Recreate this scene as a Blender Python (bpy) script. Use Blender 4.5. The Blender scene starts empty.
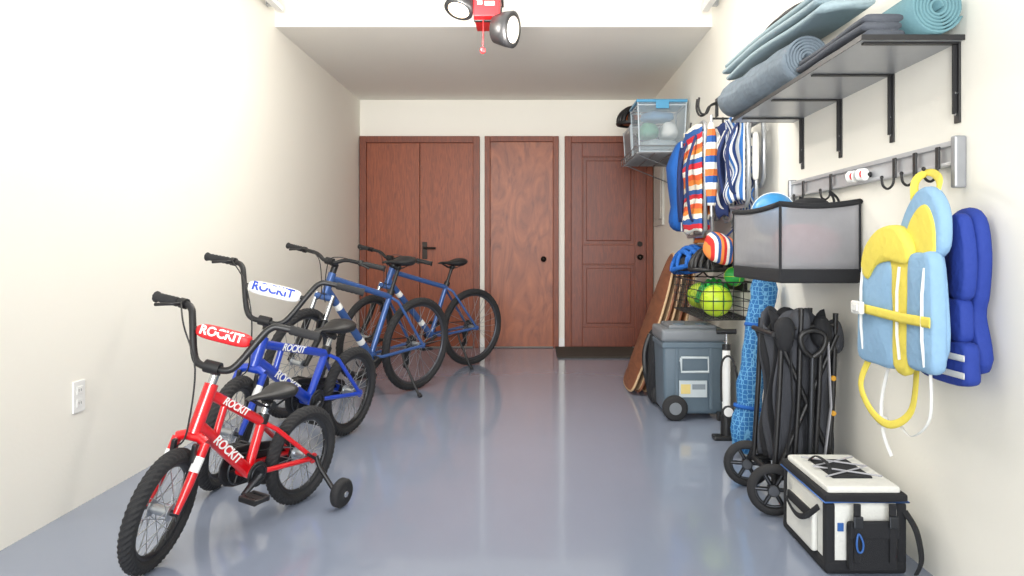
import bpy, bmesh, math, random
from mathutils import Vector, Matrix
random.seed(7)
sc=bpy.context.scene
V=Vector
pi=math.pi
XL,XR,YB,CZ=-1.73,1.20,7.5,0.98

# ------------------------------------------------------------ materials
def lin(c):
    r=[]
    for x in c:
        x/=255.
        r.append(x/12.92 if x<=.04045 else ((x+.055)/1.055)**2.4)
    return (r[0],r[1],r[2],1)
def mat(name,rgb,rough=.5,metal=0.,var=.06,scale=30.,bump=.0,bscale=200.,coat=0.,alpha=1.,emit=None,estr=0.,spec=None,sheen=0.):
    m=bpy.data.materials.new(name); m.use_nodes=True
    nt=m.node_tree; b=nt.nodes['Principled BSDF']
    b.inputs['Roughness'].default_value=rough; b.inputs['Metallic'].default_value=metal
    b.inputs['Coat Weight'].default_value=coat
    if spec is not None: b.inputs['Specular IOR Level'].default_value=spec
    if sheen: b.inputs['Sheen Weight'].default_value=sheen
    tc=nt.nodes.new('ShaderNodeTexCoord')
    n=nt.nodes.new('ShaderNodeTexNoise'); n.inputs['Scale'].default_value=scale
    nt.links.new(tc.outputs['Object'],n.inputs['Vector'])
    mr=nt.nodes.new('ShaderNodeMix'); mr.data_type='RGBA'
    c=lin(rgb)
    mr.inputs[6].default_value=tuple(x*(1-var) for x in c[:3])+(1,)
    mr.inputs[7].default_value=tuple(min(1,x*(1+var)) for x in c[:3])+(1,)
    nt.links.new(n.outputs['Fac'],mr.inputs[0]); nt.links.new(mr.outputs[2],b.inputs['Base Color'])
    if bump:
        n2=nt.nodes.new('ShaderNodeTexNoise'); n2.inputs['Scale'].default_value=bscale
        nt.links.new(tc.outputs['Object'],n2.inputs['Vector'])
        bp=nt.nodes.new('ShaderNodeBump'); bp.inputs['Strength'].default_value=bump; bp.inputs['Distance'].default_value=.01
        nt.links.new(n2.outputs['Fac'],bp.inputs['Height']); nt.links.new(bp.outputs['Normal'],b.inputs['Normal'])
    if alpha<1: b.inputs['Alpha'].default_value=alpha
    if emit: 
        b.inputs['Emission Color'].default_value=lin(emit); b.inputs['Emission Strength'].default_value=estr
    return m
def ramp_mat(name,cols,axis='Z',freq=5.,rough=.8,dist=0.):
    m=mat(name,(200,200,200),rough); nt=m.node_tree; b=nt.nodes['Principled BSDF']
    tc=nt.nodes.new('ShaderNodeTexCoord'); sp=nt.nodes.new('ShaderNodeSeparateXYZ')
    nt.links.new(tc.outputs['Object'],sp.inputs[0])
    src=sp.outputs[axis]
    mu=nt.nodes.new('ShaderNodeMath'); mu.operation='MULTIPLY'; mu.inputs[1].default_value=freq
    nt.links.new(src,mu.inputs[0])
    last=mu
    if dist:
        nn=nt.nodes.new('ShaderNodeTexNoise'); nn.inputs['Scale'].default_value=6
        nt.links.new(tc.outputs['Object'],nn.inputs['Vector'])
        ad=nt.nodes.new('ShaderNodeMath'); ad.operation='MULTIPLY_ADD'; ad.inputs[1].default_value=dist
        nt.links.new(nn.outputs['Fac'],ad.inputs[0]); nt.links.new(mu.outputs[0],ad.inputs[2]); last=ad
    fr=nt.nodes.new('ShaderNodeMath'); fr.operation='FRACT'; nt.links.new(last.outputs[0],fr.inputs[0])
    cr=nt.nodes.new('ShaderNodeValToRGB'); cr.color_ramp.interpolation='CONSTANT'
    e=cr.color_ramp.elements
    e[0].position=0; e[0].color=lin(cols[0]); e[1].position=1./len(cols); e[1].color=lin(cols[1])
    for i in range(2,len(cols)):
        k=e.new(i/len(cols)); k.color=lin(cols[i])
    nt.links.new(fr.outputs[0],cr.inputs[0]); nt.links.new(cr.outputs[0],b.inputs['Base Color'])
    return m
def wood(name,c1,c2,rough=.35,sc_=(9,9,.9),dist=2.,swirl=False):
    m=mat(name,c1,rough); nt=m.node_tree; b=nt.nodes['Principled BSDF']
    tc=nt.nodes.new('ShaderNodeTexCoord'); mp=nt.nodes.new('ShaderNodeMapping')
    mp.inputs['Scale'].default_value=sc_
    nt.links.new(tc.outputs['Object'],mp.inputs[0])
    n=nt.nodes.new('ShaderNodeTexNoise'); n.inputs['Scale'].default_value=2.2 if swirl else 5; n.inputs['Detail'].default_value=8
    n.inputs['Distortion'].default_value=dist
    nt.links.new(mp.outputs[0],n.inputs['Vector'])
    cr=nt.nodes.new('ShaderNodeValToRGB'); e=cr.color_ramp.elements
    e[0].position=.3; e[0].color=lin(c1); e[1].position=.72; e[1].color=lin(c2)
    nt.links.new(n.outputs['Fac'],cr.inputs[0]); nt.links.new(cr.outputs[0],b.inputs['Base Color'])
    return m
def cells(name,c1,c2,scale):
    m=mat(name,c1,.7); nt=m.node_tree; b=nt.nodes['Principled BSDF']
    tc=nt.nodes.new('ShaderNodeTexCoord'); v=nt.nodes.new('ShaderNodeTexVoronoi'); v.feature='DISTANCE_TO_EDGE'
    v.inputs['Scale'].default_value=scale; v.inputs['Randomness'].default_value=.35; nt.links.new(tc.outputs['Object'],v.inputs['Vector'])
    cr=nt.nodes.new('ShaderNodeValToRGB'); e=cr.color_ramp.elements
    e[0].position=.03; e[0].color=lin(c1); e[1].position=.10; e[1].color=lin(c2)
    nt.links.new(v.outputs['Distance'],cr.inputs[0]); nt.links.new(cr.outputs[0],b.inputs['Base Color'])
    return m

BLACK=mat('black_plastic',(24,24,26),.45)
RUBBER=mat('rubber',(34,34,36),.8,bump=.2)
DARK=mat('dark_fabric',(26,27,31),.85,bump=.3,bscale=400)
CHROME=mat('chrome',(200,202,205),.22,1.)
ALU=mat('aluminium',(186,190,195),.35,.85)
STEEL=mat('dark_steel',(60,62,66),.4,.8)
WHITE=mat('white_plastic',(238,238,235),.4)
RED=mat('red_paint',(205,16,26),.28,coat=.6,var=.02)
BLUE=mat('blue_paint',(20,62,176),.28,coat=.6,var=.02)
SLATE=mat('slate_blue_paint',(54,88,146),.3,.2,coat=.5,var=.02)
SPOKE=mat('spoke_steel',(170,172,175),.3,.8)

# ------------------------------------------------------------ builder
def frame(t):
    t=t.normalized(); up=V((0,0,1)) if abs(t.z)<.95 else V((1,0,0))
    n=t.cross(up).normalized(); return n,t.cross(n)
class MB:
    def __init__(s,M=None):
        s.v=[];s.f=[];s.mi=[];s.sm=[];s.mats=[];s.M=M or Matrix.Identity(4)
    def add(s,vs,fs,m,smooth=True):
        o=len(s.v); s.v+=[s.M@V(p) for p in vs]
        if m not in s.mats: s.mats.append(m)
        k=s.mats.index(m)
        for f in fs: s.f.append([i+o for i in f]); s.mi.append(k); s.sm.append(smooth)
        return s
    def tube(s,pts,r,m,seg=10,closed=False,caps=True,sx=1,sy=1,up=None):
        P=[V(p) for p in pts]; n=len(P); rs=list(r) if isinstance(r,(list,tuple)) else [r]*n
        T=[]
        for i in range(n):
            if closed: t=P[(i+1)%n]-P[i-1]
            else: t=(P[min(i+1,n-1)]-P[max(i-1,0)])
            T.append(t.normalized())
        if up is not None: nr=T[0].cross(V(up)).normalized()
        else: nr,_=frame(T[0])
        vs=[]
        for i in range(n):
            t=T[i]; nr=(nr-t*nr.dot(t)).normalized(); b=t.cross(nr)
            for k in range(seg):
                a=2*pi*k/seg+pi/seg
                vs.append(P[i]+(nr*math.cos(a)*sx+b*math.sin(a)*sy)*rs[i])
        fs=[]
        for i in range(n if closed else n-1):
            j=(i+1)%n
            for k in range(seg):
                l=(k+1)%seg; fs.append((i*seg+k,i*seg+l,j*seg+l,j*seg+k))
        s.add(vs,fs,m,seg>5)
        if caps and not closed:
            s.add(vs[:seg],[tuple(range(seg))],m,False); s.add(vs[-seg:],[tuple(range(seg))],m,False)
        return s
    def ring(s,c,axis,R,r,m,n=48,seg=8,sx=1,sy=1,a0=0,a1=2*pi):
        c=V(c); a,b=frame(V(axis)); full=abs(a1-a0-2*pi)<1e-4
        N=n if full else n+1
        pts=[c+(a*math.cos(a0+(a1-a0)*i/n)+b*math.sin(a0+(a1-a0)*i/n))*R for i in range(N)]
        return s.tube(pts,r,m,seg,closed=full,sx=sx,sy=sy,up=None if not full else tuple(V(axis)))
    def lathe(s,prof,c,axis,m,seg=28,smooth=True,caps=True):
        c=V(c); ax=V(axis).normalized(); a,b=frame(ax); vs=[];fs=[]
        for (r,z) in prof:
            for k in range(seg):
                t=2*pi*k/seg; vs.append(c+ax*z+(a*math.cos(t)+b*math.sin(t))*r)
        for i in range(len(prof)-1):
            for k in range(seg):
                l=(k+1)%seg; fs.append((i*seg+k,i*seg+l,(i+1)*seg+l,(i+1)*seg+k))
        s.add(vs,fs,m,smooth)
        for i in (0,-1):
            if caps and prof[i][0]>1e-4:
                rr=vs[:seg] if i==0 else vs[-seg:]
                s.add(rr,[tuple(range(seg))],m,False)
        return s
    def disc(s,c,axis,r,h,m,seg=28,bev=.15):
        e=min(r,h)*bev
        return s.lathe([(r-e,-h/2),(r,-h/2+e),(r,h/2-e),(r-e,h/2)],c,axis,m,seg,False)
    def box(s,c,size,m,rot=None,bev=0.,taper=1.,seg=2,smooth=False):
        bm=bmesh.new(); bmesh.ops.create_cube(bm,size=1)
        for v in bm.verts:
            k=taper if v.co.z<0 else 1
            v.co=V((v.co.x*size[0]*k,v.co.y*size[1]*k,v.co.z*size[2]))
        if bev: bmesh.ops.bevel(bm,geom=bm.edges[:],offset=bev,segments=seg,affect='EDGES',profile=.6)
        R=rot.to_4x4() if rot else Matrix.Identity(4)
        Mx=Matrix.Translation(V(c))@R
        bm.verts.index_update()
        s.add([Mx@v.co for v in bm.verts],[[v.index for v in f.verts] for f in bm.faces],m,smooth or bev>.012); bm.free()
        return s
    def bb(s,x0,x1,y0,y1,z0,z1,m,bev=0.,**k):
        return s.box(((x0+x1)/2,(y0+y1)/2,(z0+z1)/2),(x1-x0,y1-y0,z1-z0),m,bev=bev,**k)
    def puff(s,c,size,m,e=.45,rot=None,nu=20,nv=14,fn=None):
        vs=[];fs=[]
        def sp(x,p): return math.copysign(abs(x)**p,x)
        R=rot or Matrix.Identity(3)
        for i in range(nv+1):
            ph=-pi/2+pi*i/nv
            for k in range(nu):
                th=2*pi*k/nu
                p=V((sp(math.cos(ph),e)*sp(math.cos(th),e)*size[0]/2,sp(math.cos(ph),e)*sp(math.sin(th),e)*size[1]/2,sp(math.sin(ph),e)*size[2]/2))
                if fn: p=fn(p)
                vs.append(V(c)+R@p)
        for i in range(nv):
            for k in range(nu):
                l=(k+1)%nu; fs.append((i*nu+k,i*nu+l,(i+1)*nu+l,(i+1)*nu+k))
        return s.add(vs,fs,m)
    def sphere(s,c,r,m,nu=24,nv=16):
        r=(r,r,r) if not isinstance(r,(tuple,list)) else r
        return s.puff(c,(2*r[0],2*r[1],2*r[2]),m,1.,nu=nu,nv=nv)
    def pad(s,outl,fn,thick,m,rings=6,smooth=True,n=4,inset=.86):
        o=[]
        N=len(outl)
        for i in range(N):
            p0,p1,p2,p3=[V(outl[(i+k)%N]) for k in (-1,0,1,2)]
            for j in range(n):
                t=j/n
                o.append(.5*((2*p1)+(-p0+p2)*t+(2*p0-5*p1+4*p2-p3)*t*t+(-p0+3*p1-3*p2+p3)*t**3))
        c=sum(o,V((0,0)))/len(o); vs=[];fs=[];L=len(o)
        for i in range(rings+1):
            a=pi*i/rings; k=inset+(1-inset)*math.sin(a)**.6 if 0<i<rings else inset
            d=thick*(.5-.5*math.cos(a))
            for p in o:
                q=c+(p-c)*k; vs.append(fn(q.x,q.y,d))
        for i in range(rings):
            for k in range(L):
                l=(k+1)%L; fs.append((i*L+k,i*L+l,(i+1)*L+l,(i+1)*L+k))
        a=len(vs); vs.append(fn(c.x,c.y,-.0)); vs.append(fn(c.x,c.y,thick*1.04))
        for k in range(L):
            l=(k+1)%L; fs.append((l,k,a)); fs.append((rings*L+k,rings*L+l,a+1))
        return s.add(vs,fs,m,smooth)
    def sheet(s,fn,nu,nv,m,th=.004):
        vs=[];fs=[];W=nv+1
        P=[[V(fn(i/nu,j/nv)) for j in range(nv+1)] for i in range(nu+1)]
        nrm=[]
        for i in range(nu+1):
            for j in range(nv+1):
                a=P[min(i+1,nu)][j]-P[max(i-1,0)][j]; b=P[i][min(j+1,nv)]-P[i][max(j-1,0)]
                nrm.append(a.cross(b).normalized())
        flat=[p for r in P for p in r]
        vs=[p+n*th/2 for p,n in zip(flat,nrm)]+[p-n*th/2 for p,n in zip(flat,nrm)]
        o=len(flat)
        for i in range(nu):
            for j in range(nv):
                a=i*W+j; q=(a,a+1,a+W+1,a+W); fs.append(q); fs.append(tuple(x+o for x in reversed(q)))
        bd=[(i*W) for i in range(nu+1)]+[nu*W+j for j in range(1,nv+1)]+[i*W+nv for i in range(nu-1,-1,-1)]+[j for j in range(nv-1,0,-1)]
        for k in range(len(bd)):
            a,b=bd[k],bd[(k+1)%len(bd)]; fs.append((a,b,b+o,a+o))
        return s.add(vs,fs,m)
    def text(s,txt,org,ex,ey,size,m,th=.0012,shear=0.,center=True,bold=.0):
        cu=bpy.data.curves.new('t','FONT'); cu.body=txt; cu.size=size; cu.shear=shear; cu.extrude=th/2; cu.offset=bold*size
        if center: cu.align_x='CENTER'; cu.align_y='CENTER'
        ob=bpy.data.objects.new('t',cu); sc.collection.objects.link(ob)
        bpy.context.view_layer.update()
        me=bpy.data.meshes.new_from_object(ob.evaluated_get(bpy.context.evaluated_depsgraph_get()))
        ex=V(ex).normalized(); ey=V(ey).normalized(); en=ex.cross(ey)
        vs=[V(org)+ex*v.co.x+ey*v.co.y+en*v.co.z for v in me.vertices]
        s.add(vs,[list(p.vertices) for p in me.polygons],m,False)
        bpy.data.objects.remove(ob); bpy.data.curves.remove(cu); bpy.data.meshes.remove(me)
        return s
def smooth(pts,n=6,closed=False):
    P=[V(p) for p in pts]; out=[]; N=len(P)
    for i in range(N if closed else N-1):
        if closed: p0,p1,p2,p3=[P[(i+k)%N] for k in (-1,0,1,2)]
        else: p0,p1,p2,p3=P[max(i-1,0)],P[i],P[i+1],P[min(i+2,N-1)]
        for j in range(n):
            t=j/n; out.append(.5*((2*p1)+(-p0+p2)*t+(2*p0-5*p1+4*p2-p3)*t*t+(-p0+3*p1-3*p2+p3)*t**3))
    if not closed: out.append(P[-1])
    return out
RM={}
def thing(name,M,label,cat,group=None):
    if not isinstance(M,Matrix): M=Matrix.Translation(V(M))
    e=bpy.data.objects.new(name,None); e.empty_display_size=.1
    sc.collection.objects.link(e); e.matrix_world=M; RM[e]=M
    e['label']=label; e['category']=cat
    if group: e['group']=group
    return e
def mkmesh(name,mb,Mi):
    me=bpy.data.meshes.new(name); me.from_pydata([tuple(Mi@v) for v in mb.v],[],mb.f)
    for m in mb.mats: me.materials.append(m)
    for p,k,sm in zip(me.polygons,mb.mi,mb.sm): p.material_index=k; p.use_smooth=sm
    bm=bmesh.new(); bm.from_mesh(me); bmesh.ops.recalc_face_normals(bm,faces=bm.faces); bm.to_mesh(me); bm.free()
    ob=bpy.data.objects.new(name,me); sc.collection.objects.link(ob); return ob
def part(name,mb,root,parent=None,local=False,label=None):
    Mi=Matrix.Identity(4) if local else RM[root].inverted()
    ob=mkmesh(name,mb,Mi); ob.parent=parent or root
    if label: ob['label']=label
    return ob
def solo(name,mb,label,cat,group=None,loc=None):
    if loc is None:
        xs=[v.x for v in mb.v];ys=[v.y for v in mb.v];zs=[v.z for v in mb.v]
        loc=((min(xs)+max(xs))/2,(min(ys)+max(ys))/2,min(zs))
    ob=mkmesh(name,mb,Matrix.Translation(-V(loc))); ob.location=loc
    ob['label']=label; ob['category']=cat
    if group: ob['group']=group
    RM[ob]=Matrix.Translation(V(loc)); return ob
def struct(name,mb,label=None):
    ob=mkmesh(name,mb,Matrix.Identity(4)); ob['kind']='structure'; RM[ob]=Matrix.Identity(4)
    if label: ob['label']=label
    return ob
def RX(a): return Matrix.Rotation(a,3,'X')
def RY(a): return Matrix.Rotation(a,3,'Y')
def RZ(a): return Matrix.Rotation(a,3,'Z')

# ------------------------------------------------------------ room shell
WALL=mat('painted_plaster',(240,237,227),.75,var=.015,scale=3,bump=.04,bscale=60)
CEIL=mat('ceiling_paint',(238,235,227),.85,var=.01,scale=3)
FLOOR=mat('epoxy_floor',(134,143,161),.15,var=.05,scale=1.3,coat=.3,bump=.02,bscale=14)
struct('floor',MB().bb(XL-.1,XR+.1,-.6,YB+.1,-.1,0,FLOOR),'glossy blue-grey epoxy garage floor')
struct('wall_left',MB().bb(XL-.1,XL,-.6,YB+.1,0,2.9,WALL),'cream painted wall')
struct('wall_right',MB().bb(XR,XR+.1,-.6,YB+.1,0,2.9,WALL),'cream painted wall')
struct('wall_back',MB().bb(XL,XR,YB,YB+.1,0,2.9,WALL),'cream painted wall')
ZC=2.47
b=MB(); b.bb(XL,XR,5.03,YB,ZC,2.78,CEIL); b.bb(XL-.1,XR+.1,-.6,5.03,2.78,2.88,CEIL)
struct('ceiling',b,'white ceiling with lowered section')
W1=wood('mahogany_closet',(112,50,22),(150,74,36),.5)
W2=wood('mahogany_plywood',(112,52,26),(160,88,50),.45,(2.4,2.4,.7),4.,True)
W3=wood('mahogany_panel',(90,38,20),(124,56,30),.45)
WF=wood('mahogany_frame',(98,43,21),(130,62,32),.5)
def jamb(name,x0,x1,zt,w):
    b=MB(); b.bb(x0,x0+w,YB-.07,YB,0,zt,WF,.004); b.bb(x1-w,x1,YB-.07,YB,0,zt,WF,.004); b.bb(x0+w,x1-w,YB-.07,YB,zt-w,zt,WF,.004)
    struct(name,b,'dark wooden door frame')
jamb('trim_1',-1.72,-.53,2.10,.065); jamb('trim_2',-.48,.255,2.10,.055); jamb('trim_3',.315,1.19,2.10,.065)
d1=struct('door_1',MB().bb(-1.655,-1.128,YB-.045,YB-.003,.01,2.035,W1,.004),'flush mahogany closet door')
d2=struct('door_2',MB().bb(-1.122,-.595,YB-.045,YB-.003,.01,2.035,W1,.004),'flush mahogany closet door with lever handle')
d3=struct('door_3',MB().bb(-.425,.20,YB-.05,YB-.003,.01,2.045,W2,.004),'flush mahogany door with figured grain')
b=MB(); x0,x1=.38,1.125; y0,y1=YB-.055,YB-.003
b.bb(x0,x0+.11,y0,y1,.01,2.035,W3,.004); b.bb(x1-.11,x1,y0,y1,.01,2.035,W3,.004)
b.bb(x0+.11,x1-.11,y0,y1,1.90,2.035,W3,.004); b.bb(x0+.11,x1-.11,y0,y1,.83,1.02,W3,.004); b.bb(x0+.11,x1-.11,y0,y1,.01,.2,W3,.004)
for z0,z1 in((.2,.83),(1.02,1.90)):
    b.bb(x0+.11,x1-.11,YB-.03,y1,z0,z1,W3)
    b.bb(x0+.15,x1-.15,YB-.046,YB-.03,z0+.04,z1-.04,W3,.008)
    for (a,c,d,e) in((x0+.11,x1-.11,z0,z0+.012),(x0+.11,x1-.11,z1-.012,z1),(x0+.11,x0+.122,z0+.012,z1-.012),(x1-.122,x1-.11,z0+.012,z1-.012)):
        b.bb(a,c,YB-.045,YB-.03,d,e,WF)
d4=struct('door_4',b,'two-panel mahogany entry door')
BRONZE=mat('bronze',(38,32,28),.35,.8)
def knob(x,z,d,y=YB-.05,root=None):
    b=MB(); b.disc((x,y-.004,z),(0,1,0),.028,.008,BRONZE); b.tube([(x,y,z),(x,y-.035,z)],.01,BRONZE)
    b.lathe([(.0,-.03),(.018,-.028),(.027,-.014),(.027,0),(.016,.01),(.0,.012)],(x,y-.045,z),(0,1,0),BRONZE)
    part('doorknob',b,d,label='dark bronze round doorknob')
knob(.105,.88,d3); knob(1.06,.90,d4,YB-.055)
b=MB(); b.disc((1.06,YB-.06,1.03),(0,1,0),.026,.016,BRONZE); part('deadbolt',b,d4)
b=MB(); b.bb(-1.10,-1.05,YB-.055,YB-.045,.88,1.05,BRONZE,.003); b.tube([(-1.075,YB-.05,.99),(-1.075,YB-.1,.99)],.009,BRONZE); b.tube([(-1.08,YB-.1,.99),(-.96,YB-.1,.988)],.011,BRONZE)
part('lever_handle',b,d2,label='dark bronze lever handle')
for i,(a,c) in enumerate([(-.53,-.48),(.255,.315)]):
    struct('baseboard_back' if i==0 else 'baseboard_back_2',MB().bb(a,c,YB-.015,YB,0,.09,WHITE,.003))
for z in (.25,1.0,1.8):
    part('hinge',MB().tube([(-.43,YB-.06,z),(-.43,YB-.06,z+.08)],.008,BRONZE),d3)
# outlet
b=MB(); yo,zo=2.85,.42
b.bb(XL,XL+.007,yo-.037,yo+.037,zo-.06,zo+.06,WHITE,.003)
o=solo('wall_outlet',b,'white double electrical outlet on the wall','outlet')
for dz in(-.024,.024):
    q=MB(); q.bb(XL+.007,XL+.009,yo-.018,yo+.018,zo+dz-.015,zo+dz+.015,WHITE,.001)
    for dy in(-.007,.007): q.bb(XL+.009,XL+.0094,yo+dy-.0012,yo+dy+.0012,zo+dz-.005,zo+dz+.005,BLACK)
    part('socket',q,o)
# electric panel
b=MB(); b.bb(XR-.02,XR,6.85,7.3,1.2,1.78,mat('panel_grey',(205,203,195),.5),.004)
o=solo('electrical_panel',b,'pale grey metal breaker panel on the wall','electrical panel')
part('panel_door',MB().bb(XR-.028,XR-.02,6.9,7.25,1.26,1.72,mat('panel_grey2',(196,194,186),.45),.003),o)
MATM=mat('doormat_fiber',(62,56,50),.95,var=.5,scale=160,bump=.6)
solo('doormat',MB().bb(.22,.98,6.72,7.40,0,.018,MATM,.004),'dark grey-brown doormat by the entry door','doormat')
for i,(x,s) in enumerate([(-1.66,1),(1.13,-1)]):
    r=thing('door_track',(x,2.5,2.55),'white metal overhead garage door track','track',group='overhead door tracks')
    b=MB(); b.bb(x-.02,x+.02,-.4,4.93,2.54,2.545,WHITE); b.bb(x-.02,x-.017,-.4,4.93,2.545,2.59,WHITE); b.bb(x+.017,x+.02,-.4,4.93,2.545,2.575,WHITE)
    part('rail',b,r)
    b=MB(); b.bb(x-.015,x+.015,4.80,4.83,2.545,2.78,ALU); part('hanger',b,r)
    b=MB(); b.bb(min(x,x-s*.07),max(x,x-s*.07),4.86,4.89,2.56,2.6,ALU); part('side_bracket',b,r)

# ------------------------------------------------------------ bicycles
def wheel(root,c,R,tr,Ms,rimm,hubw,nsp=28,tread=True):
    c=V(c); seg=12; N=110; b=MB(Ms); vs=[];fs=[]
    Rc=R-tr
    for i in range(N):
        th=2*pi*i/N; e=V((math.cos(th),0,math.sin(th)))
        for k in range(seg):
            a=2*pi*k/seg; rr=tr
            if tread and math.cos(a)>.3 and (i+(k%2))%2: rr=tr*.88
            vs.append(c+e*(Rc+math.cos(a)*rr)+V((0,math.sin(a)*rr,0)))
    for i in range(N):
        for k in range(seg):
            l=(k+1)%seg;j=(i+1)%N; fs.append((i*seg+k,i*seg+l,j*seg+l,j*seg+k))
    b.add(vs,fs,RUBBER,False)
    w=part('wheel',b,root,local=True)
    rr=Rc-tr*.85
    b=MB(Ms); b.ring(c,(0,1,0),rr,tr*.62,rimm,n=64,seg=8,sx=1,sy=.8); part('rim',b,root,w,True)
    b=MB(Ms)
    for i in range(nsp):
        sd=1 if i%2 else -1; a=2*pi*i/nsp; ah=a+(.9 if (i//2)%2 else -.9)
        b.tube([c+V((math.cos(ah)*.022,sd*hubw,math.sin(ah)*.022)),c+V((math.cos(a)*rr,0,math.sin(a)*rr))],.0016,SPOKE,seg=4,caps=False)
    part('spokes',b,root,w,True)
    b=MB(Ms); b.tube([c+V((0,-hubw-.02,0)),c+V((0,hubw+.02,0))],.009,STEEL); b.tube([c+V((0,-hubw,0)),c+V((0,hubw,0))],.016,ALU)
    for sd in(-1,1): b.disc(c+V((0,sd*hubw,0)),(0,1,0),.026,.004,ALU)
    part('hub',b,root,w,True)
    return w
def bike(name,label,cat,rear,front,lean,steer,adult,s,paint,rimm,fontcol,R,sadcol=None,word=None,group=None,train=False,padm=None,sadz=.90):
    rear=V((*rear,0)); front=V((*front,0)); d=front-rear; wb=d.length
    M=Matrix.Translation(rear)@Matrix.Rotation(math.atan2(d.y,d.x),4,'Z')@Matrix.Rotation(-math.radians(lean),4,'X')
    root=thing(name,M,label,cat,group)
    tr=.026 if adult else .024*s**.5
    a=math.radians(20); u=V((-math.sin(a),0,math.cos(a))); f=V((math.cos(a),0,math.sin(a))); Y=V((0,1,0))
    A=V((wb,0,R))-f*(.035*s)
    fl=.43 if adult else R+.045; hl=.13 if adult else (.16 if train else .13)
    hb=A+u*fl; ht=hb+u*hl
    Ms=Matrix.Translation(A)@Matrix.Rotation(math.radians(steer),4,u)@Matrix.Translation(-A)
    I=Matrix.Identity(4)
    ra=V((0,0,R)); fa=V((wb,0,R))
    hw=.035 if adult else .03
    wheel(root,ra,R,tr,I,rimm,hw); wheel(root,fa,R,tr,Ms,rimm,hw)
    if adult: bb=V((.43,0,.29)); st=V((.29,0,.70)); tu=.0195; sad=V((.245,0,sadz))
    else:
        q=.035 if train else .0
        bb=V((.285*s,0,.205*s)); st=V((.20*s+q,0,.385*s)); tu=.0175*s**.5; sad=V((.175*s+q,0,.465*s))
    b=MB()
    b.tube([hb,ht],tu*1.25,paint,14)
    tt0=ht-u*.03; dt0=hb+u*.028
    stt=bb.lerp(st,.93)
    b.tube([tt0,stt],tu,paint,12); b.tube([dt0,bb],tu*1.25,paint,12); b.tube([bb,st],tu*.95,paint,12)
    w=.062 if adult else .055*s**.5
    for sd in(-1,1):
        e=ra+Y*sd*w
        b.tube([stt-V((0,0,.0)),stt+Y*sd*w*.7+V((-.04*s,0,-.03)),e],tu*.5,paint,8)
        b.tube([bb+Y*sd*.02,bb+Y*sd*w*.8+V((-.06*s,0,0)),e],tu*.55,paint,8)
        b.disc(e,(0,1,0),.02,.006,paint)
    b.tube([bb-Y*.035,bb+Y*.035],tu*1.3,paint,14)
    if not adult: b.tube([dt0.lerp(bb,.32),tt0.lerp(stt,.3)],tu*.7,paint,8)
    fr=part('frame',b,root,local=True)
    ex=(bb-dt0).normalized(); ey=V((ex.z,0,-ex.x)); ey=ey if ey.z>0 else -ey
    if word:
        b=MB(); p=dt0.lerp(bb,.48)+Y*(tu*1.25+.001); b.text(word,p,ex,ey,.044*s,fontcol,shear=.3,bold=.02); part('lettering',b,root,fr,True)
        b=MB(); ex2=(stt-tt0).normalized(); ey2=V((ex2.z,0,-ex2.x)); ey2=ey2 if ey2.z>0 else -ey2
        p=tt0.lerp(stt,.42)+Y*(tu+.001); b.text(word,p,ex2,ey2,.036*s,fontcol,shear=.3,bold=.02); part('lettering',b,root,fr,True)
    else:
        for k in(.2,.72):
            b=MB(); b.tube([dt0.lerp(bb,k),dt0.lerp(bb,k+.07)],tu*1.27,fontcol,12,caps=False); part('frame_decal',b,root,fr,True)
    # fork
    b=MB(Ms); hwf=.055 if adult else .047*s**.5
    b.tube([hb-u*.015,ht+u*.03],tu*.8,BLACK if adult else CHROME,10)
    crown=hb-u*.02
    if adult:
        b.tube([crown-Y*hwf,crown+Y*hwf],.02,paint,12)
        for sd in(-1,1):
            e=fa+Y*sd*hwf; t=crown+Y*sd*hwf
            b.tube([t+u*.02,t-u*.2],.0145,CHROME,12); b.tube([t-u*.13,t-u*.25,e],[.021,.02,.014],BLACK,12)
        b.tube([crown+Y*-hwf-u*.14+f*.02,crown-u*.10+f*.025,crown+Y*hwf-u*.14+f*.02],.01,BLACK,8)
    else:
        b.tube([crown-Y*hwf,crown-Y*hwf*.5+u*.012,crown+Y*hwf*.5+u*.012,crown+Y*hwf],.0165*s**.5,paint,12)
        for sd in(-1,1):
            e=fa+Y*sd*hwf; t=crown+Y*sd*hwf
            b.tube([t,t.lerp(e,.6)-f*.004,e],[.0155,.0145,.010],paint,12)
            b.tube([t.lerp(e,.2),t.lerp(e,.42)],[.0160,.0155],fontcol,12,caps=False)
    part('fork',b,root,local=True)
    # stem + bars
    if adult:
        O=ht+u*.055+f*.075; pr=[(0,0,0),(.04,0,0),(.1,.028,0),(.2,.034,-.012),(.33,.04,-.045)]
    else:
        O=ht+u*.05*s+f*.035*s; pr=[(0,0,0),(.045,0,0),(.075,.03,0),(.118,.13,0),(.138,.165,-.004),(.17,.175,-.01),(.28,.178,-.045)]; pr=[tuple(q*s for q in p) for p in pr]
    b=MB(Ms); b.tube([ht+u*.03,ht+u*.05*s],.016,BLACK,12) if not adult else b.tube([ht+u*.0,ht+u*.06],.02,BLACK,12)
    b.tube([ht+u*(.05 if adult else .045*s),O],.017 if adult else .02,BLACK,12); b.tube([O-Y*.025,O+Y*.025],.021,BLACK,12)
    part('stem',b,root,local=True)
    b=MB(Ms)
    P=lambda q,sd: O+Y*q[0]*sd+u*q[1]+f*q[2]
    pts=[P(q,-1) for q in reversed(pr)]+[P(q,1) for q in pr[1:]]
    b.tube(smooth(pts,4),.0115,BLACK,10)
    if not adult:
        c0,c1=P((.108*s,.105*s,0),-1),P((.108*s,.105*s,0),1); b.tube([c0,c1],.009,BLACK,10)
    hbj=part('handlebar',b,root,local=True)
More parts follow.
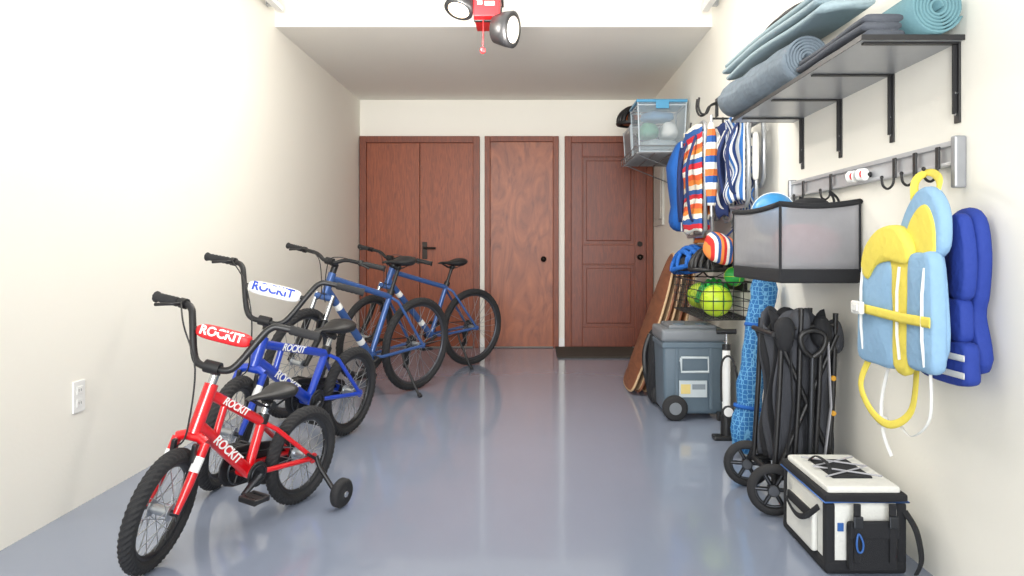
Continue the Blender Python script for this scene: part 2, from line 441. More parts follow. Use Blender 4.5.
    if not adult:
        cm=(c0+c1)/2; b=MB(Ms); pm=padm
        b.puff(cm,(.045*s**.5,.185*s,.045*s),pm,.5)
        pb=part('crossbar_pad',b,root,hbj,True)
        if word:
            b=MB(Ms); b.text(word,cm+f*(.024*s**.5)+u*.0,Y,u,.040*s,fontcol if padm is not WHITE else BLUE,bold=.03)
            part('lettering',b,root,hbj,True)
    for sd in(-1,1):
        g0=P(pr[-1],sd); g1=P(pr[-2],sd); gd=(g1-g0).normalized(); gl=.12 if adult else .095*s
        b=MB(Ms); rr=[.0165 if k%2 else .0148 for k in range(13)]; rr[0]=.02
        b.tube([g0+gd*(gl*k/12-.004) for k in range(13)],rr,RUBBER,10); part('grip',b,root,hbj,True)
        if adult or sd<0:
            b=MB(Ms); l0=g0+gd*(gl+.02); b.tube([l0-gd*.01,l0+gd*.012],.018,BLACK,10)
            b.tube(smooth([l0+f*.015-u*.005,l0+f*.045-u*.015-gd*.02,l0+f*.05-u*.03-gd*.08],4),.006,BLACK,6); part('brake_lever',b,root,hbj,True)
            b=MB(Ms)
            k=.06 if adult else .05*s
            b.tube(smooth([l0+f*.02,O+f*(k+.03)+Y*sd*.10+u*(.02 if adult else .10*s),O+f*k+Y*sd*.03-u*.02,hb+f*.03-u*.0+Y*sd*.01,crown+f*.02+Y*sd*.03-u*.03],6),.0028,BLACK,6,caps=False)
            part('brake_cable',b,root,hbj,True)
    for sd in(-1,1):
        b=MB(Ms); b.box(tuple(crown+Y*sd*hwf*.72-u*(.17 if adult else .035)+f*.03),(.018,.014,.06),BLACK,bev=.004); part('brake_caliper',b,root,local=True)
    # seat
    sp=(st-bb).normalized()
    b=MB(); b.tube([st-sp*.02,st+sp*((sad-st).length-.035)],.0125,BLACK if adult else CHROME,10); b.tube([st-sp*.02,st+sp*.015],tu*1.2,BLACK,12)
    part('seat_post',b,root,local=True)
    b=MB(); k=1 if adult else .82*s
    xs=[-.13,-.115,-.08,-.03,.02,.07,.11,.135]; rr=[.035,.06,.078,.066,.04,.026,.021,.012]; zz=[.012,.012,.006,.0,-.002,0,.002,-.004]
    b.tube(smooth([sad+V((x*k,0,z*k)) for x,z in zip(xs,zz)],1),[r*k for r in rr],sadcol or BLACK,16,sx=1,sy=.42)
    for sd in(-1,1): b.tube([sad+V((-.09*k,sd*.03*k,-.015)),sad+V((-.03*k,sd*.02*k,-.04)),sad+V((.03*k,sd*.018*k,-.04)),sad+V((.10*k,sd*.01,-.008))],.004,STEEL,6)
    b.disc(sad+V((0,0,-.038)),(0,1,0),.016,.045,BLACK)
    part('saddle',b,root,local=True)
    # drivetrain
    cl=.17 if adult else .095*s; ca=math.radians(-25)
    cd=V((math.cos(ca),0,math.sin(ca))); b=MB(); cw=.06 if adult else .05*s**.5
    b.tube([bb-Y*(cw+.01),bb+Y*(cw+.01)],.012,STEEL,10)
    for sd in(-1,1):
        e=bb+cd*cl*sd+Y*sd*(cw+.02); b.tube([bb+Y*sd*(cw+.005),e],[.013,.009],BLACK if adult else STEEL,10,sx=1.2,sy=.7)
    cr=part('crank',b,root,local=True)
    for sd in(-1,1):
        e=bb+cd*cl*sd+Y*sd*(cw+.02); b=MB(); pw=.045 if adult else .036*s; c=e+Y*sd*(pw+.01)
        for q in(-1,1):
            b.box(tuple(c+V((q*pw*.8,0,0))),(.014,pw*2,.02),BLACK,bev=.004); b.box(tuple(c+V((0,q*pw*.85,0))),(pw*1.7,.012,.016),BLACK,bev=.003)
        b.tube([e,c+Y*sd*pw],.007,BLACK,8); b.box(tuple(c),(pw*.8,pw*1.6,.014),BLACK,bev=.003)
        part('pedal',b,root,cr,True)
    rc=.085 if adult else .052*s; yb=-(cw-.012)
    b=MB(); b.ring(bb+Y*yb,(0,1,0),rc,.004,STEEL,40,6,sx=.6,sy=1.4); b.disc(bb+Y*yb,(0,1,0),rc*.45,.005,BLACK)
    for i in range(5):
        t=2*pi*i/5; b.tube([bb+Y*yb,bb+Y*yb+V((math.cos(t)*rc,0,math.sin(t)*rc))],.005,BLACK,6)
    part('chainring',b,root,local=True)
    rs=.04 if adult else .026*s; b=MB()
    for k in range(5 if adult else 1): b.disc(ra+Y*(yb+.0-.003+k*.004),(0,1,0),rs*(1-.1*k)+(.012 if adult else 0),.0045,STEEL,24)
    part('rear_sprocket',b,root,local=True)
    dv=(ra-bb); L=dv.length; ux=dv/L; uz=V((-ux.z,0,ux.x))
    p1=[bb+Y*yb+ux*(-abs(math.cos(t))*rc)+uz*math.sin(t)*rc for t in [(-pi/2+pi*i/12) for i in range(13)]]
    p2=[ra+Y*yb+ux*(abs(math.cos(t))*rs)+uz*math.sin(t)*rs for t in [(pi/2-pi*i/12) for i in range(13)]]
    b=MB(); b.tube(p1+p2,.004,STEEL,6,closed=True); part('chain',b,root,local=True)
    if adult:
        b=MB(); b.box((0.03,-.055,R-.10),(.03,.015,.11),BLACK,RY(.3),.004); b.disc((.02,-.05,R-.06),(0,1,0),.022,.01,BLACK); b.disc((.045,-.05,R-.15),(0,1,0),.022,.01,BLACK)
        part('derailleur',b,root,local=True)
        tl=math.tan(math.radians(lean)); b=MB()
        b.tube([(.20,.06,R-.03),(.19,.075,R-.09),(.17,.21,.21*tl+.012)],.009,BLACK,8); b.tube([(.17,.205,.21*tl+.022),(.17,.225,.21*tl+.008)],.014,RUBBER,8)
        part('kickstand',b,root,local=True)
    else:
        b=MB(); yg=yb-.018
        b.pad([(bb.x+rc+.02,bb.z),(bb.x,bb.z+rc+.02),(0,R+rs+.02),(-rs-.02,R),(0,R-rs-.02),(bb.x,bb.z-rc-.02)],lambda p,q,d:V((p,yg-d,q)),.012,BLACK,smooth=False)
        part('chain_guard',b,root,local=True)
        b=MB(); b.disc(bb+Y*(cw-.006),(0,1,0),rc*.85,.008,BLACK); b.ring(bb+Y*(cw-.001),(0,1,0),rc*.6,.003,STEEL,30,6); part('crank_cover',b,root,local=True)
    if train:
        tl=math.tan(math.radians(lean)); yt=.185; rt=.055
        for sd in(-1,1):
            zc=rt+yt*tl+.003; b=MB()
            b.tube([(0,sd*(w+.012),R+.01),(-.005,sd*(w+.03),R-.03),(-.02,sd*.14,zc+.01),(-.02,sd*(yt-.03),zc)],.009,BLACK,8)
            b.tube([(0,sd*(w+.012),R-.0),(.05,sd*(w+.012),R+.03)],.006,BLACK,8)
            br=part('training_wheel_bracket',b,root,local=True)
            b=MB(); c=V((-.02,sd*yt,zc)); b.lathe([(.012,-.02),(rt-.008,-.018),(rt,-.01),(rt,.01),(rt-.008,.018),(.03,.012),(.012,.02)],c,(0,1,0),RUBBER,28)
            b.disc(c+V((0,sd*.02,0)),(0,1,0),.012,.008,CHROME); part('training_wheel',b,root,br,True)
    return root
RIMB=mat('rim_black',(46,47,50),.35,.4); RIMG=mat('rim_grey',(74,76,82),.35,.6)
PADR=mat('pad_red',(206,34,40),.5); 
bike('bicycle','red kids bicycle with training wheels and black handlebar','bicycle',(-.911,2.894),(-1.163,2.29),7,20,False,1.,RED,RIMB,WHITE,.19,word='ROCKIT',train=True,padm=PADR)
bike('bicycle','blue kids bicycle with white crossbar pad beside the red one','bicycle',(-.99,3.95),(-1.29,3.08),7,18,False,1.27,BLUE,RIMB,WHITE,.235,word='ROCKIT',padm=WHITE)
bike('bicycle','slate-blue adult mountain bicycle on its kickstand beside the kids bicycles','bicycle',(-.834,5.21),(-1.40,4.36),6,18,True,1.,SLATE,RIMG,WHITE,.325)
bike('bicycle','slate-blue adult mountain bicycle parked by the closet doors','bicycle',(-.53,6.34),(-1.27,5.60),4,22,True,1.,SLATE,RIMG,WHITE,.325,sadz=.87)

# ------------------------------------------------------------ garage door opener
REDP=mat('opener_red',(180,16,24),.4)
r=thing('garage_door_opener',(-.26,4.3,2.30),'red ceiling-mounted garage door opener with two lit lamps','garage door opener')
b=MB(); b.bb(-.335,-.185,4.2,4.5,2.285,2.46,REDP,.006); part('motor_housing',b,r)
b=MB(); b.bb(-.338,-.182,4.27,4.30,2.278,2.465,BLACK,.004); b.bb(-.345,-.175,4.192,4.51,2.43,2.49,BLACK,.006); part('chassis',b,r)
b=MB(); b.bb(-.31,-.285,4.192,4.2,2.35,2.375,WHITE); part('button_panel',b,r)
b=MB(); b.bb(-.27,-.215,4.192,4.2,2.345,2.365,WHITE); part('label_plate',b,r)
b=MB(); b.bb(-.275,-.245,-.4,4.35,2.49,2.52,STEEL); part('rail',b,r)
for x in(-.32,-.2):
    b=MB(); b.bb(x-.01,x+.01,4.44,4.46,2.48,2.78,ALU); part('hanging_strap',b,r)
LENS=mat('lamp_lens',(255,236,205),.4,emit=(255,214,160),estr=1.6)
LENS2=mat('lamp_lens_cool',(246,240,230),.4,emit=(255,238,216),estr=.35)
def lamp(c,ax,lens,Rr,dp=.10):
    c=V(c); ax=V(ax).normalized()
    b=MB(); b.lathe([(Rr*.45,-dp),(Rr*.85,-dp*.85),(Rr*1.02,-.03),(Rr*1.08,.012),(Rr*.90,.016)],c,ax,BLACK,28)
    h=part('lamp_housing',b,r); 
    b=MB(); b.lathe([(Rr*.90,.008),(Rr*.86,.014),(Rr*.6,.02),(0,.022)],c,ax,lens,28); part('lamp_lens',b,r,h)
lamp((-.415,4.22,2.335),(-.25,-.40,-.88),LENS,.078,.12); lamp((-.125,4.22,2.215),(.90,-.40,-.16),LENS2,.095,.11)
b=MB(); b.tube([(-.33,4.3,2.41),(-.37,4.29,2.42),(-.395,4.25,2.42)],.012,BLACK); part('lamp_arm',b,r)
b=MB(); b.tube([(-.19,4.3,2.37),(-.19,4.3,2.30),(-.19,4.27,2.25)],.012,BLACK); part('lamp_arm',b,r)
b=MB(); b.tube([(-.28,4.25,2.31),(-.285,4.25,2.12)],.003,REDP,6); b.puff((-.285,4.25,2.105),(.03,.015,.035),REDP,.7); part('pull_cord',b,r)

# ------------------------------------------------------------ upper wall shelf
SH=mat('shelf_grey',(165,167,170),.3,.1); 
r=thing('wall_shelf',(XR,2.75,1.55),'long grey metal wall shelf on black brackets','shelf')
b=MB(); b.bb(.915,XR,2.085,3.45,1.562,1.572,SH); part('shelf_board',b,r)
b=MB(); 
for y in(2.082,3.446): b.bb(.915,XR,y,y+.003,1.561,1.576,BLACK)
b.bb(.912,.915,2.082,3.45,1.561,1.576,BLACK); part('shelf_edge',b,r)
for y in(2.115,2.5,2.92,3.33):
    b=MB(); b.bb(XR-.006,XR,y-.013,y+.013,1.335,1.561,BLACK,.001); b.bb(.93,XR,y-.010,y+.010,1.556,1.562,BLACK,.001)
    b.bb(XR-.018,XR-.004,y-.002,y+.002,1.36,1.556,BLACK)
    for z in(1.36,1.42): b.disc((XR-.008,y,z),(1,0,0),.005,.005,CHROME,10)
    part('bracket',b,r)
def roll(name,p0,p1,r0,R_,mats,label,th=.006,flat=1.,cat='yoga mat',gap=1.35,wob=0.):
    p0=V(p0);p1=V(p1); ax=(p1-p0).normalized(); n=ax.cross(V((0,0,1))).normalized(); u=n.cross(ax)
    if u.z<0: u=-u
    turns=(R_-r0)/(th*gap); N=int(turns*22); vs=[];fs=[]
    NL=14 if wob else 6
    for j in range(NL+1):
        c=p0.lerp(p1,j/NL)+V((0,0,wob*math.sin(j*1.3))); kk=1+wob*4*math.sin(j*.9+1)
        for i in range(N+1):
            a=2*pi*turns*i/N; rr=r0+(R_-r0)*i/N
            for q in(0,1):
                e=(n*math.cos(a)+u*math.sin(a)*flat)*(rr-q*th)*kk; vs.append(c+e)
    W=2*(N+1)
    for j in range(NL):
        for i in range(N):
            a=j*W+2*i
            fs.append((a,a+2,a+W+2,a+W)); fs.append((a+1,a+W+1,a+W+3,a+3))
    for j in(0,NL):
        for i in range(N):
            a=j*W+2*i; fs.append((a,a+1,a+3,a+2))
    for j in range(NL):
        a=j*W+2*N; fs.append((a,a+1,a+W+1,a+W)); a=j*W; fs.append((a,a+W,a+W+1,a+1))
    b=MB().add(vs,fs,mats,True)
    return solo(name,b,label,cat)
TEAL=mat('mat_teal',(98,136,144),.8,bump=.3); TEALG=mat('mat_grey_blue',(108,120,130),.85,var=.2,scale=25,bump=.4,bscale=60); PALE=mat('mat_pale_teal',(150,168,174),.85,bump=.4,bscale=60); DG=mat('mat_charcoal',(78,82,90),.85,bump=.3)
roll('yoga_mat',(1.118,2.07,1.651),(1.118,2.72,1.651),.018,.075,TEAL,'rolled teal yoga mat on the wall shelf',gap=1.6)
def folded(y0,y1,xc0,xc1,z,w,th,layers,m,label,droop=0.):
    b=MB(); NL=22
    for L in range(layers):
        zc=(L+.5)*th
        sx=1 if L%2==0 else -1
        vs=[];fs=[];S=20
        for j in range(NL+1):
            t=j/NL; y=y0+(y1-y0)*t; xc=xc0+(xc1-xc0)*t
            for k in range(S):
                a=2*pi*k/S; cx=math.copysign(abs(math.cos(a))**.35,math.cos(a)); cz=math.copysign(abs(math.sin(a))**.8,math.sin(a))
                dx=sx*.006+.004*math.sin(t*7+L*2)
                zz=z+zc+cz*th*.5
                X=xc+cx*w/2*(1+.03*math.sin(L*3+t*5))+dx
                zz+= -droop*max(0,(-cx))*(.6+.4*math.sin(t*6+1))
                vs.append((X,y,zz))
        for j in range(NL):
            for k in range(S):
                l=(k+1)%S; fs.append((j*S+k,j*S+l,(j+1)*S+l,(j+1)*S+k))
        fs.append(tuple(range(S))); fs.append(tuple(NL*S+k for k in range(S)))
        b.add(vs,fs,m)
    return solo('yoga_mat',b,label,'yoga mat')
folded(2.10,2.62,.980,.980,1.573,.11,.022,3,DG,'folded charcoal mat on the shelf edge')
roll('yoga_mat',(.935,3.46,1.668),(.975,2.66,1.662),.02,.085,TEALG,'thick rolled grey-blue mat lying along the shelf',th=.008,wob=.004)
folded(2.42,3.44,1.01,.965,1.765,.18,.028,3,PALE,'pale teal folded mat stacked on top of a rolled mat',droop=.02)
b=MB(); b.puff((1.075,3.05,1.895),(.20,.62,.06),DARK,.8)
r=solo('sports_bag',b,'flat black oval bag on top of the folded mats','bag')
pp=[V((1.075+.102*math.cos(t),3.05+.312*math.sin(t),1.895)) for t in [2*pi*i/40 for i in range(40)]]
part('piping',MB().tube(pp,.006,BLACK,6,closed=True),r)

# ------------------------------------------------------------ hook rail
RAILM=mat('rail_silver',(195,197,200),.35,.3)
r=thing('hook_rail',(XR,2.75,1.2),'brushed aluminium wall rail with black hooks','hook rail')
b=MB(); b.bb(XR-.016,XR,2.09,3.42,1.215,1.285,RAILM,.003); b.bb(XR-.026,XR-.016,2.09,3.42,1.27,1.285,RAILM,.002); b.bb(XR-.026,XR-.016,2.09,3.42,1.215,1.225,RAILM,.002)
part('rail',b,r)
GP=mat('rail_cap',(150,152,156),.4,.4)
for y in(2.085,3.425): part('end_cap',MB().bb(XR-.034,XR,y-.012,y+.012,1.15,1.295,GP,.006),r)
for y in(2.17,2.30,2.43,2.95,3.25):
    b=MB(); b.bb(XR-.032,XR-.026,y-.010,y+.010,1.21,1.275,BLACK,.002)
    b.tube(smooth([(XR-.03,y,1.22),(XR-.034,y,1.19),(XR-.05,y,1.175),(XR-.066,y,1.185),(XR-.07,y,1.21)],4),.004,BLACK,8)
    b.sphere((XR-.07,y,1.212),.006,BLACK,10,8); part('hook',b,r)
for y in(2.62,2.70):
    b=MB(); b.disc((XR-.05,y,1.24),(.5,-1,0),.022,.03,WHITE,20); b.disc((XR-.058,y-.016,1.24),(.5,-1,0),.013,.003,PADR,16); b.tube([(XR-.02,y,1.24),(XR-.05,y,1.24)],.01,BLACK,8); part('clamp_knob',b,r,label='white clamp knob with red centre')

# ------------------------------------------------------------ mesh basket
MESH=mat('grey_mesh',(176,176,180),.8,alpha=.45,bump=.5,bscale=600)
x0,x1,y0,y1,z0,z1=.90,1.19,2.73,3.36,.855,1.145
r=thing('mesh_basket',((x0+x1)/2,(y0+y1)/2,z0),'grey mesh storage basket with black rim hanging from the rail','basket')
b=MB()
def mside(p,q,n):
    p=V(p);q=V(q)
    b.sheet(lambda s,t: p.lerp(q,s)+V((0,0,z0+.05+(z1-z0-.045)*t-.012*math.sin(pi*s)*t))+V(n)*(.012*math.sin(pi*s)*math.sin(pi*t)),12,8,MESH,.002)
mside((x0,y0,0),(x1,y0,0),(0,-1,0)); mside((x0,y1,0),(x1,y1,0),(0,1,0)); mside((x0,y0,0),(x0,y1,0),(-1,0,0)); mside((x1,y0,0),(x1,y1,0),(0,0,0))
part('mesh_side',b,r)
b=MB(); b.bb(x0-.003,x1+.003,y0-.003,y1+.003,z0,z0+.055,DARK,.01); part('base',b,r)
b=MB(); loop=[(x0,y0,z1),(x1,y0,z1+.008),(x1,y1,z1+.008),(x0,y1,z1)]
lp=[]
for i in range(4):
    p,q=V(loop[i]),V(loop[(i+1)%4])
    lp+=[p.lerp(q,k/8)+V((0,0,-.012*math.sin(pi*k/8))) for k in range(8)]
b.tube(lp,.011,DARK,8,closed=True)
for p in loop: b.tube([(p[0],p[1],z0+.04),p],.005,DARK,8)
part('rim',b,r)
for y in(2.86,3.18):
    part('hanging_strap',MB().tube(smooth([(x1-.02,y,z1),(x1-.03,y,z1+.03),(XR-.07,y,1.20),(x1-.045,y,z1+.03),(x1-.04,y,z1)],4),.005,DARK,6),r)
LB=mat('ball_blue',(60,140,196),.35); 
o=solo('ball',MB().sphere((1.0,3.12,1.125),.09,LB),'light blue ball in the mesh basket','ball')
part('seam',MB().ring((1.0,3.12,1.125),(.3,1,.2),.09,.002,WHITE,40,6),o)
def lump(k): return lambda p: p*(1+.10*math.sin(p.x*40+k)*math.cos(p.y*33+k)+.07*math.sin(p.z*50+k))
b=MB(); b.puff((1.08,2.93,1.13),(.15,.18,.10),DARK,.8); o=solo('cap',b,'black cap on top of the mesh basket','cap')
part('visor',MB().puff((1.06,2.83,1.115),(.13,.09,.014),DARK,.7),o)
PINK=mat('cloth_pink',(170,90,100),.9,bump=.4,bscale=20); GRY=mat('cloth_grey',(165,165,170),.9)
solo('towel',MB().puff((1.045,2.87,1.0),(.23,.22,.16),PINK,.7,fn=lump(1)),'crumpled pink towel in the mesh basket','towel')
solo('towel',MB().puff((1.03,3.15,.965),(.22,.28,.09),GRY,.7,fn=lump(2)),'crumpled grey towel in the mesh basket','towel')

# ------------------------------------------------------------ life vests
SKY=mat('vest_sky_blue',(132,168,198),.8,bump=.35,bscale=50); YEL=mat('vest_yellow',(222,204,84),.8,bump=.3,bscale=50); ROY=mat('vest_royal',(30,56,142),.8,bump=.35,bscale=50); WEB=mat('webbing_white',(218,218,214),.7)
def wl(X): return lambda a,z,d: V((X-d,a,z))
r=thing('life_vest',(1.09,2.15,.62),'light blue and yellow child life vest on a hook','life vest')
def P_(o,X,t,m,nm,par=None,**k): 
    b=MB(); b.pad(o,wl(X),t,m,**k); return part(nm,b,r,par)
P_([(1.96,.68),(1.95,.85),(1.99,1.0),(2.10,1.02),(2.26,1.0),(2.36,.90),(2.37,.67),(2.16,.65)],1.088,.025,SKY,'back_panel')
hp=P_([(1.95,.97),(1.935,1.04),(1.95,1.10),(2.0,1.145),(2.06,1.14),(2.13,1.08),(2.17,1.0),(2.14,.95),(2.04,.94)],1.088,.038,SKY,'head_pad')
P_([(1.965,.955),(1.955,1.02),(1.975,1.075),(2.01,1.10),(2.06,1.08),(2.10,1.03),(2.08,.97),(2.02,.94)],1.056,.012,YEL,'head_pad_lining',hp)
P_([(2.155,.64),(2.15,.72),(2.152,.83),(2.158,.945),(2.25,.945),(2.34,.925),(2.368,.83),(2.378,.72),(2.37,.64),(2.26,.632)],1.068,.042,SKY,'foam_panel',inset=.92)
P_([(1.935,.66),(1.928,.75),(1.932,.86),(1.945,.965),(2.0,.97),(2.055,.96),(2.062,.86),(2.066,.75),(2.06,.66),(2.0,.652)],1.068,.042,SKY,'foam_panel',inset=.90)
P_([(2.066,.645),(2.068,.8),(2.05,.95),(2.10,.985),(2.17,.96),(2.153,.8),(2.15,.64)],1.062,.032,YEL,'center_panel')
P_([(2.06,.94),(2.05,.99),(2.12,1.045),(2.23,1.04),(2.32,.985),(2.345,.92),(2.30,.885),(2.24,.93),(2.15,.945)],1.060,.04,YEL,'shoulder_pad')
b=MB(); b.tube(smooth([(1.075,2.0,1.12),(1.09,2.01,1.16),(1.125,2.10,1.19),(1.135,2.165,1.20),(1.09,2.14,1.17),(1.075,2.11,1.10)],5),.012,YEL,8,sx=1,sy=.3); part('grab_handle',b,r)
b=MB(); b.tube([(1.018,1.925,.79),(1.014,2.06,.79),(1.012,2.2,.795),(1.016,2.385,.80)],.015,YEL,8,sx=.15,sy=1); st_=part('belt',b,r)
b=MB(); b.bb(.994,1.009,2.28,2.35,.78,.82,WEB,.006); b.bb(.989,.994,2.295,2.335,.79,.81,WEB,.002); part('buckle',b,r,st_)
for a_ in (1.965,2.10,2.33):
    b=MB(); b.tube([(1.026,a_,.93),(1.019,a_,.86),(1.019,a_,.74),(1.026,a_,.67)],.005,WEB,8,sx=.2,sy=1); part('side_piping',b,r)
b=MB(); b.tube(smooth([(1.05,2.34,.64),(1.04,2.38,.55),(1.05,2.32,.475),(1.06,2.22,.46),(1.08,2.14,.52),(1.08,2.11,.65)],6),.013,YEL,8,sx=.2,sy=1); part('leg_strap',b,r)
b=MB(); b.tube(smooth([(1.07,2.25,.64),(1.06,2.28,.52),(1.07,2.29,.42),(1.09,2.28,.35)],6),.006,WEB,8,sx=.2,sy=1); part('adjusting_strap',b,r)
b=MB(); b.tube(smooth([(1.07,2.02,.66),(1.08,2.04,.52),(1.07,2.12,.45),(1.08,2.22,.47)],6),.005,WEB,8,sx=.2,sy=1); part('adjusting_strap',b,r)
b=MB(); b.bb(1.058,1.075,2.27,2.31,.44,.47,WEB,.004); part('strap_slider',b,r)
r=thing('life_vest',(1.16,2.03,.62),'royal blue life vest hanging behind another vest','life vest')
P_([(1.93,.66),(1.95,.80),(1.935,.86),(1.925,.97),(1.95,1.07),(2.02,1.09),(2.10,1.05),(2.14,.96),(2.15,.8),(2.16,.66)],1.185,.04,ROY,'back_panel')
P_([(1.935,.86),(1.925,.95),(1.945,1.05),(1.975,1.075),(2.01,1.05),(2.005,.95),(2.0,.86),(1.965,.845)],1.145,.038,ROY,'foam_panel')
P_([(1.945,.74),(1.94,.79),(1.95,.845),(1.99,.85),(2.05,.84),(2.06,.79),(2.05,.74),(1.99,.735)],1.145,.038,ROY,'foam_panel')
P_([(1.915,.63),(1.91,.68),(1.92,.735),(2.0,.735),(2.12,.725),(2.15,.68),(2.14,.63),(2.02,.62)],1.145,.045,ROY,'foam_panel')
for z in(.70,.655):
    b=MB(); b.tube([(1.098,1.91,z),(1.095,1.97,z),(1.096,2.07,z-.002),(1.099,2.14,z-.003)],.009,WEB,8,sx=.15,sy=1); part('belt',b,r)

# ------------------------------------------------------------ beach chairs
ST1=ramp_mat('stripes_multi',[(226,92,48),(236,232,222),(206,40,52),(44,92,160),(240,232,214),(238,140,60)],'Z',5.5,.85,.25)
ST2=ramp_mat('stripes_blue',[(28,60,120),(232,234,236),(36,100,170),(200,205,210)],'Y',9,.85,.1)
NAVY=mat('navy_fabric',(30,48,96),.85,bump=.3)
def chair(yc,xo,w,z0,h,fab,label,arm,strapm=None):
    strapm=strapm or NAVY
    r=thing('folding_beach_chair',(xo,yc,z0),label,'folding chair')
    b=MB()
    def loop(y0,y1,z0,z1,x,rad=.012):
        q=.04
        pts=[(x,y0,z0+q),(x,y0,z1-q),(x,y0+q*.3,z1-q*.3),(x,y0+q,z1),(x,y1-q,z1),(x,y1-q*.3,z1-q*.3),(x,y1,z1-q),(x,y1,z0+q),(x,y1-q,z0),(x,y0+q,z0)]
        b.tube(pts,rad,ALU,8,closed=True)
    loop(yc-w/2,yc+w/2,z0,z0+h,xo); part('back_frame',b,r)
    b=MB(); loop(yc-w/2+.03,yc+w/2-.03,z0-.06,z0+h*.75,xo+.045); part('seat_frame',b,r)
    b=MB(); loop(yc-w/2+.015,yc+w/2-.015,z0+.1,z0+h*.9,xo+.08); part('leg_frame',b,r)
    b=MB(); b.sheet(lambda s,t:(xo-.02-.05*math.sin(pi*s)*(.6+.4*math.sin(t*13)),yc-w/2+.0+w*s,z0+.02+(h-.04)*t+.01*math.sin(s*9)),14,30,fab,.006); part('backrest_fabric',b,r)
    b=MB(); b.sheet(lambda s,t:(xo+.035+.012*math.sin(t*17),yc-w/2+.03+(w-.06)*s,z0-.04+h*.7*t),10,20,fab,.006); part('seat_fabric',b,r)
    for sd in(-1,1):
        y=yc+sd*(w/2+.012); b=MB(); b.puff((xo+.03,y,z0+h*.5),(.03,.035,h*.5),arm,.5); part('armrest',b,r)
    for q in(-.3,.2):
        b=MB(); b.tube(smooth([(xo-.03,yc+w*q,z0+h*.9),(xo-.09,yc+w*(q-.03),z0+h*.6),(xo-.07,yc+w*q,z0+h*.2),(xo-.03,yc+w*(q+.02),z0+h*.1)],6),.018,strapm,8,sx=1,sy=.25); part('carry_strap',b,r)
    part('hanging_hook',MB().tube(smooth([(XR,yc,z0+h+.02),(XR-.05,yc,z0+h+.0),(xo-.02,yc,z0+h-.02),(xo-.03,yc,z0+h+.03)],4),.006,BLACK,8),r)
    return r
chair(4.70,1.02,.52,1.06,.68,ST1,'hanging folded beach chair with orange, red and blue stripes',NAVY)
chair(3.90,1.07,.36,1.20,.48,ST2,'hanging folded beach chair with blue and white stripes',WEB)
chair(4.27,1.11,.18,1.14,.56,NAVY,'narrow hanging folded beach chair with navy fabric',ALU,WEB)
def umbrella(x,y,z0,z1,m,label,R_=.035):
    r=thing('beach_umbrella',(x,y,z0),label,'umbrella')
    b=MB(); N=14; vs=[];fs=[];S=24
    for i in range(N+1):
        t=i/N; rr=R_*(.35+.65*math.sin(pi*min(1,t*.9+.1))**.7)
        for k in range(S):
            a=2*pi*k/S+t*1.2; q=rr*(1 if k%3 else .72); vs.append((x+q*math.cos(a),y+q*math.sin(a),z0+.06+(z1-z0-.1)*t))
    for i in range(N):
        for k in range(S):
            l=(k+1)%S; fs.append((i*S+k,i*S+l,(i+1)*S+l,(i+1)*S+k))
    fs.append(tuple(range(S))); fs.append(tuple(N*S+k for k in range(S)))
    b.add(vs,fs,m); part('folded_canopy',b,r)
    part('pole',MB().tube([(x,y,z0),(x,y,z1)],.008,ALU,8),r)
    part('wall_strap',MB().tube([(XR,y,z1-.02),(x,y,z1-.02)],.006,BLACK,6),r)
umbrella(.985,4.14,1.16,1.72,ramp_mat('um_or',[(222,120,60),(240,236,226),(40,90,160)],'Z',9,.85),'slim folded umbrella with orange, white and blue stripes')
umbrella(1.0,5.04,1.1,1.70,NAVY,'slim folded navy umbrella hanging on the wall')
ST3=ramp_mat('stripes_red',[(206,44,40),(238,234,226),(44,84,150),(236,140,66)],'X',16,.85,.2)
b=MB(); b.puff((1.03,4.14,.985),(.15,.26,.15),ST3,.6,rot=RX(.25)@RY(.3)); r=solo('beach_pillow',b,'striped red, white and blue rolled beach pillow','pillow')
part('hanging_strap',MB().tube([(1.05,4.14,1.03),(1.12,4.15,1.10),(XR,4.16,1.12)],.006,NAVY,6),r)
BB=mat('bag_blue',(24,94,178),.75,bump=.4,bscale=30)
b=MB(); b.puff((1.075,5.28,1.42),(.23,.28,.64),BB,.55,fn=lambda p:V((p.x*(1+.18*math.sin(p.z*16)),p.y*(1+.1*math.sin(p.z*13+1)),p.z)))
r=solo('carry_bag',b,'bright blue soft bag hanging on the wall','bag')
part('strap',MB().tube(smooth([(1.085,5.20,1.70),(1.12,5.22,1.80),(1.19,5.28,1.84),(1.12,5.34,1.80),(1.085,5.36,1.70)],5),.014,BB,8,sx=1,sy=.3),r)
r=thing('wall_hook',(XR,4.88,1.86),'large black coated double utility hook on the wall','hook')
b=MB(); b.bb(XR-.008,XR,4.85,4.91,1.84,1.96,BLACK,.002); part('plate',b,r)
for y in(4.85,4.91):
    part('hook_arm',MB().tube(smooth([(XR-.005,y,1.93),(XR-.05,y,1.91),(XR-.075,y,1.86),(XR-.11,y,1.855),(XR-.13,y,1.90),(XR-.125,y,1.96)],5),.007,BLACK,8),r)

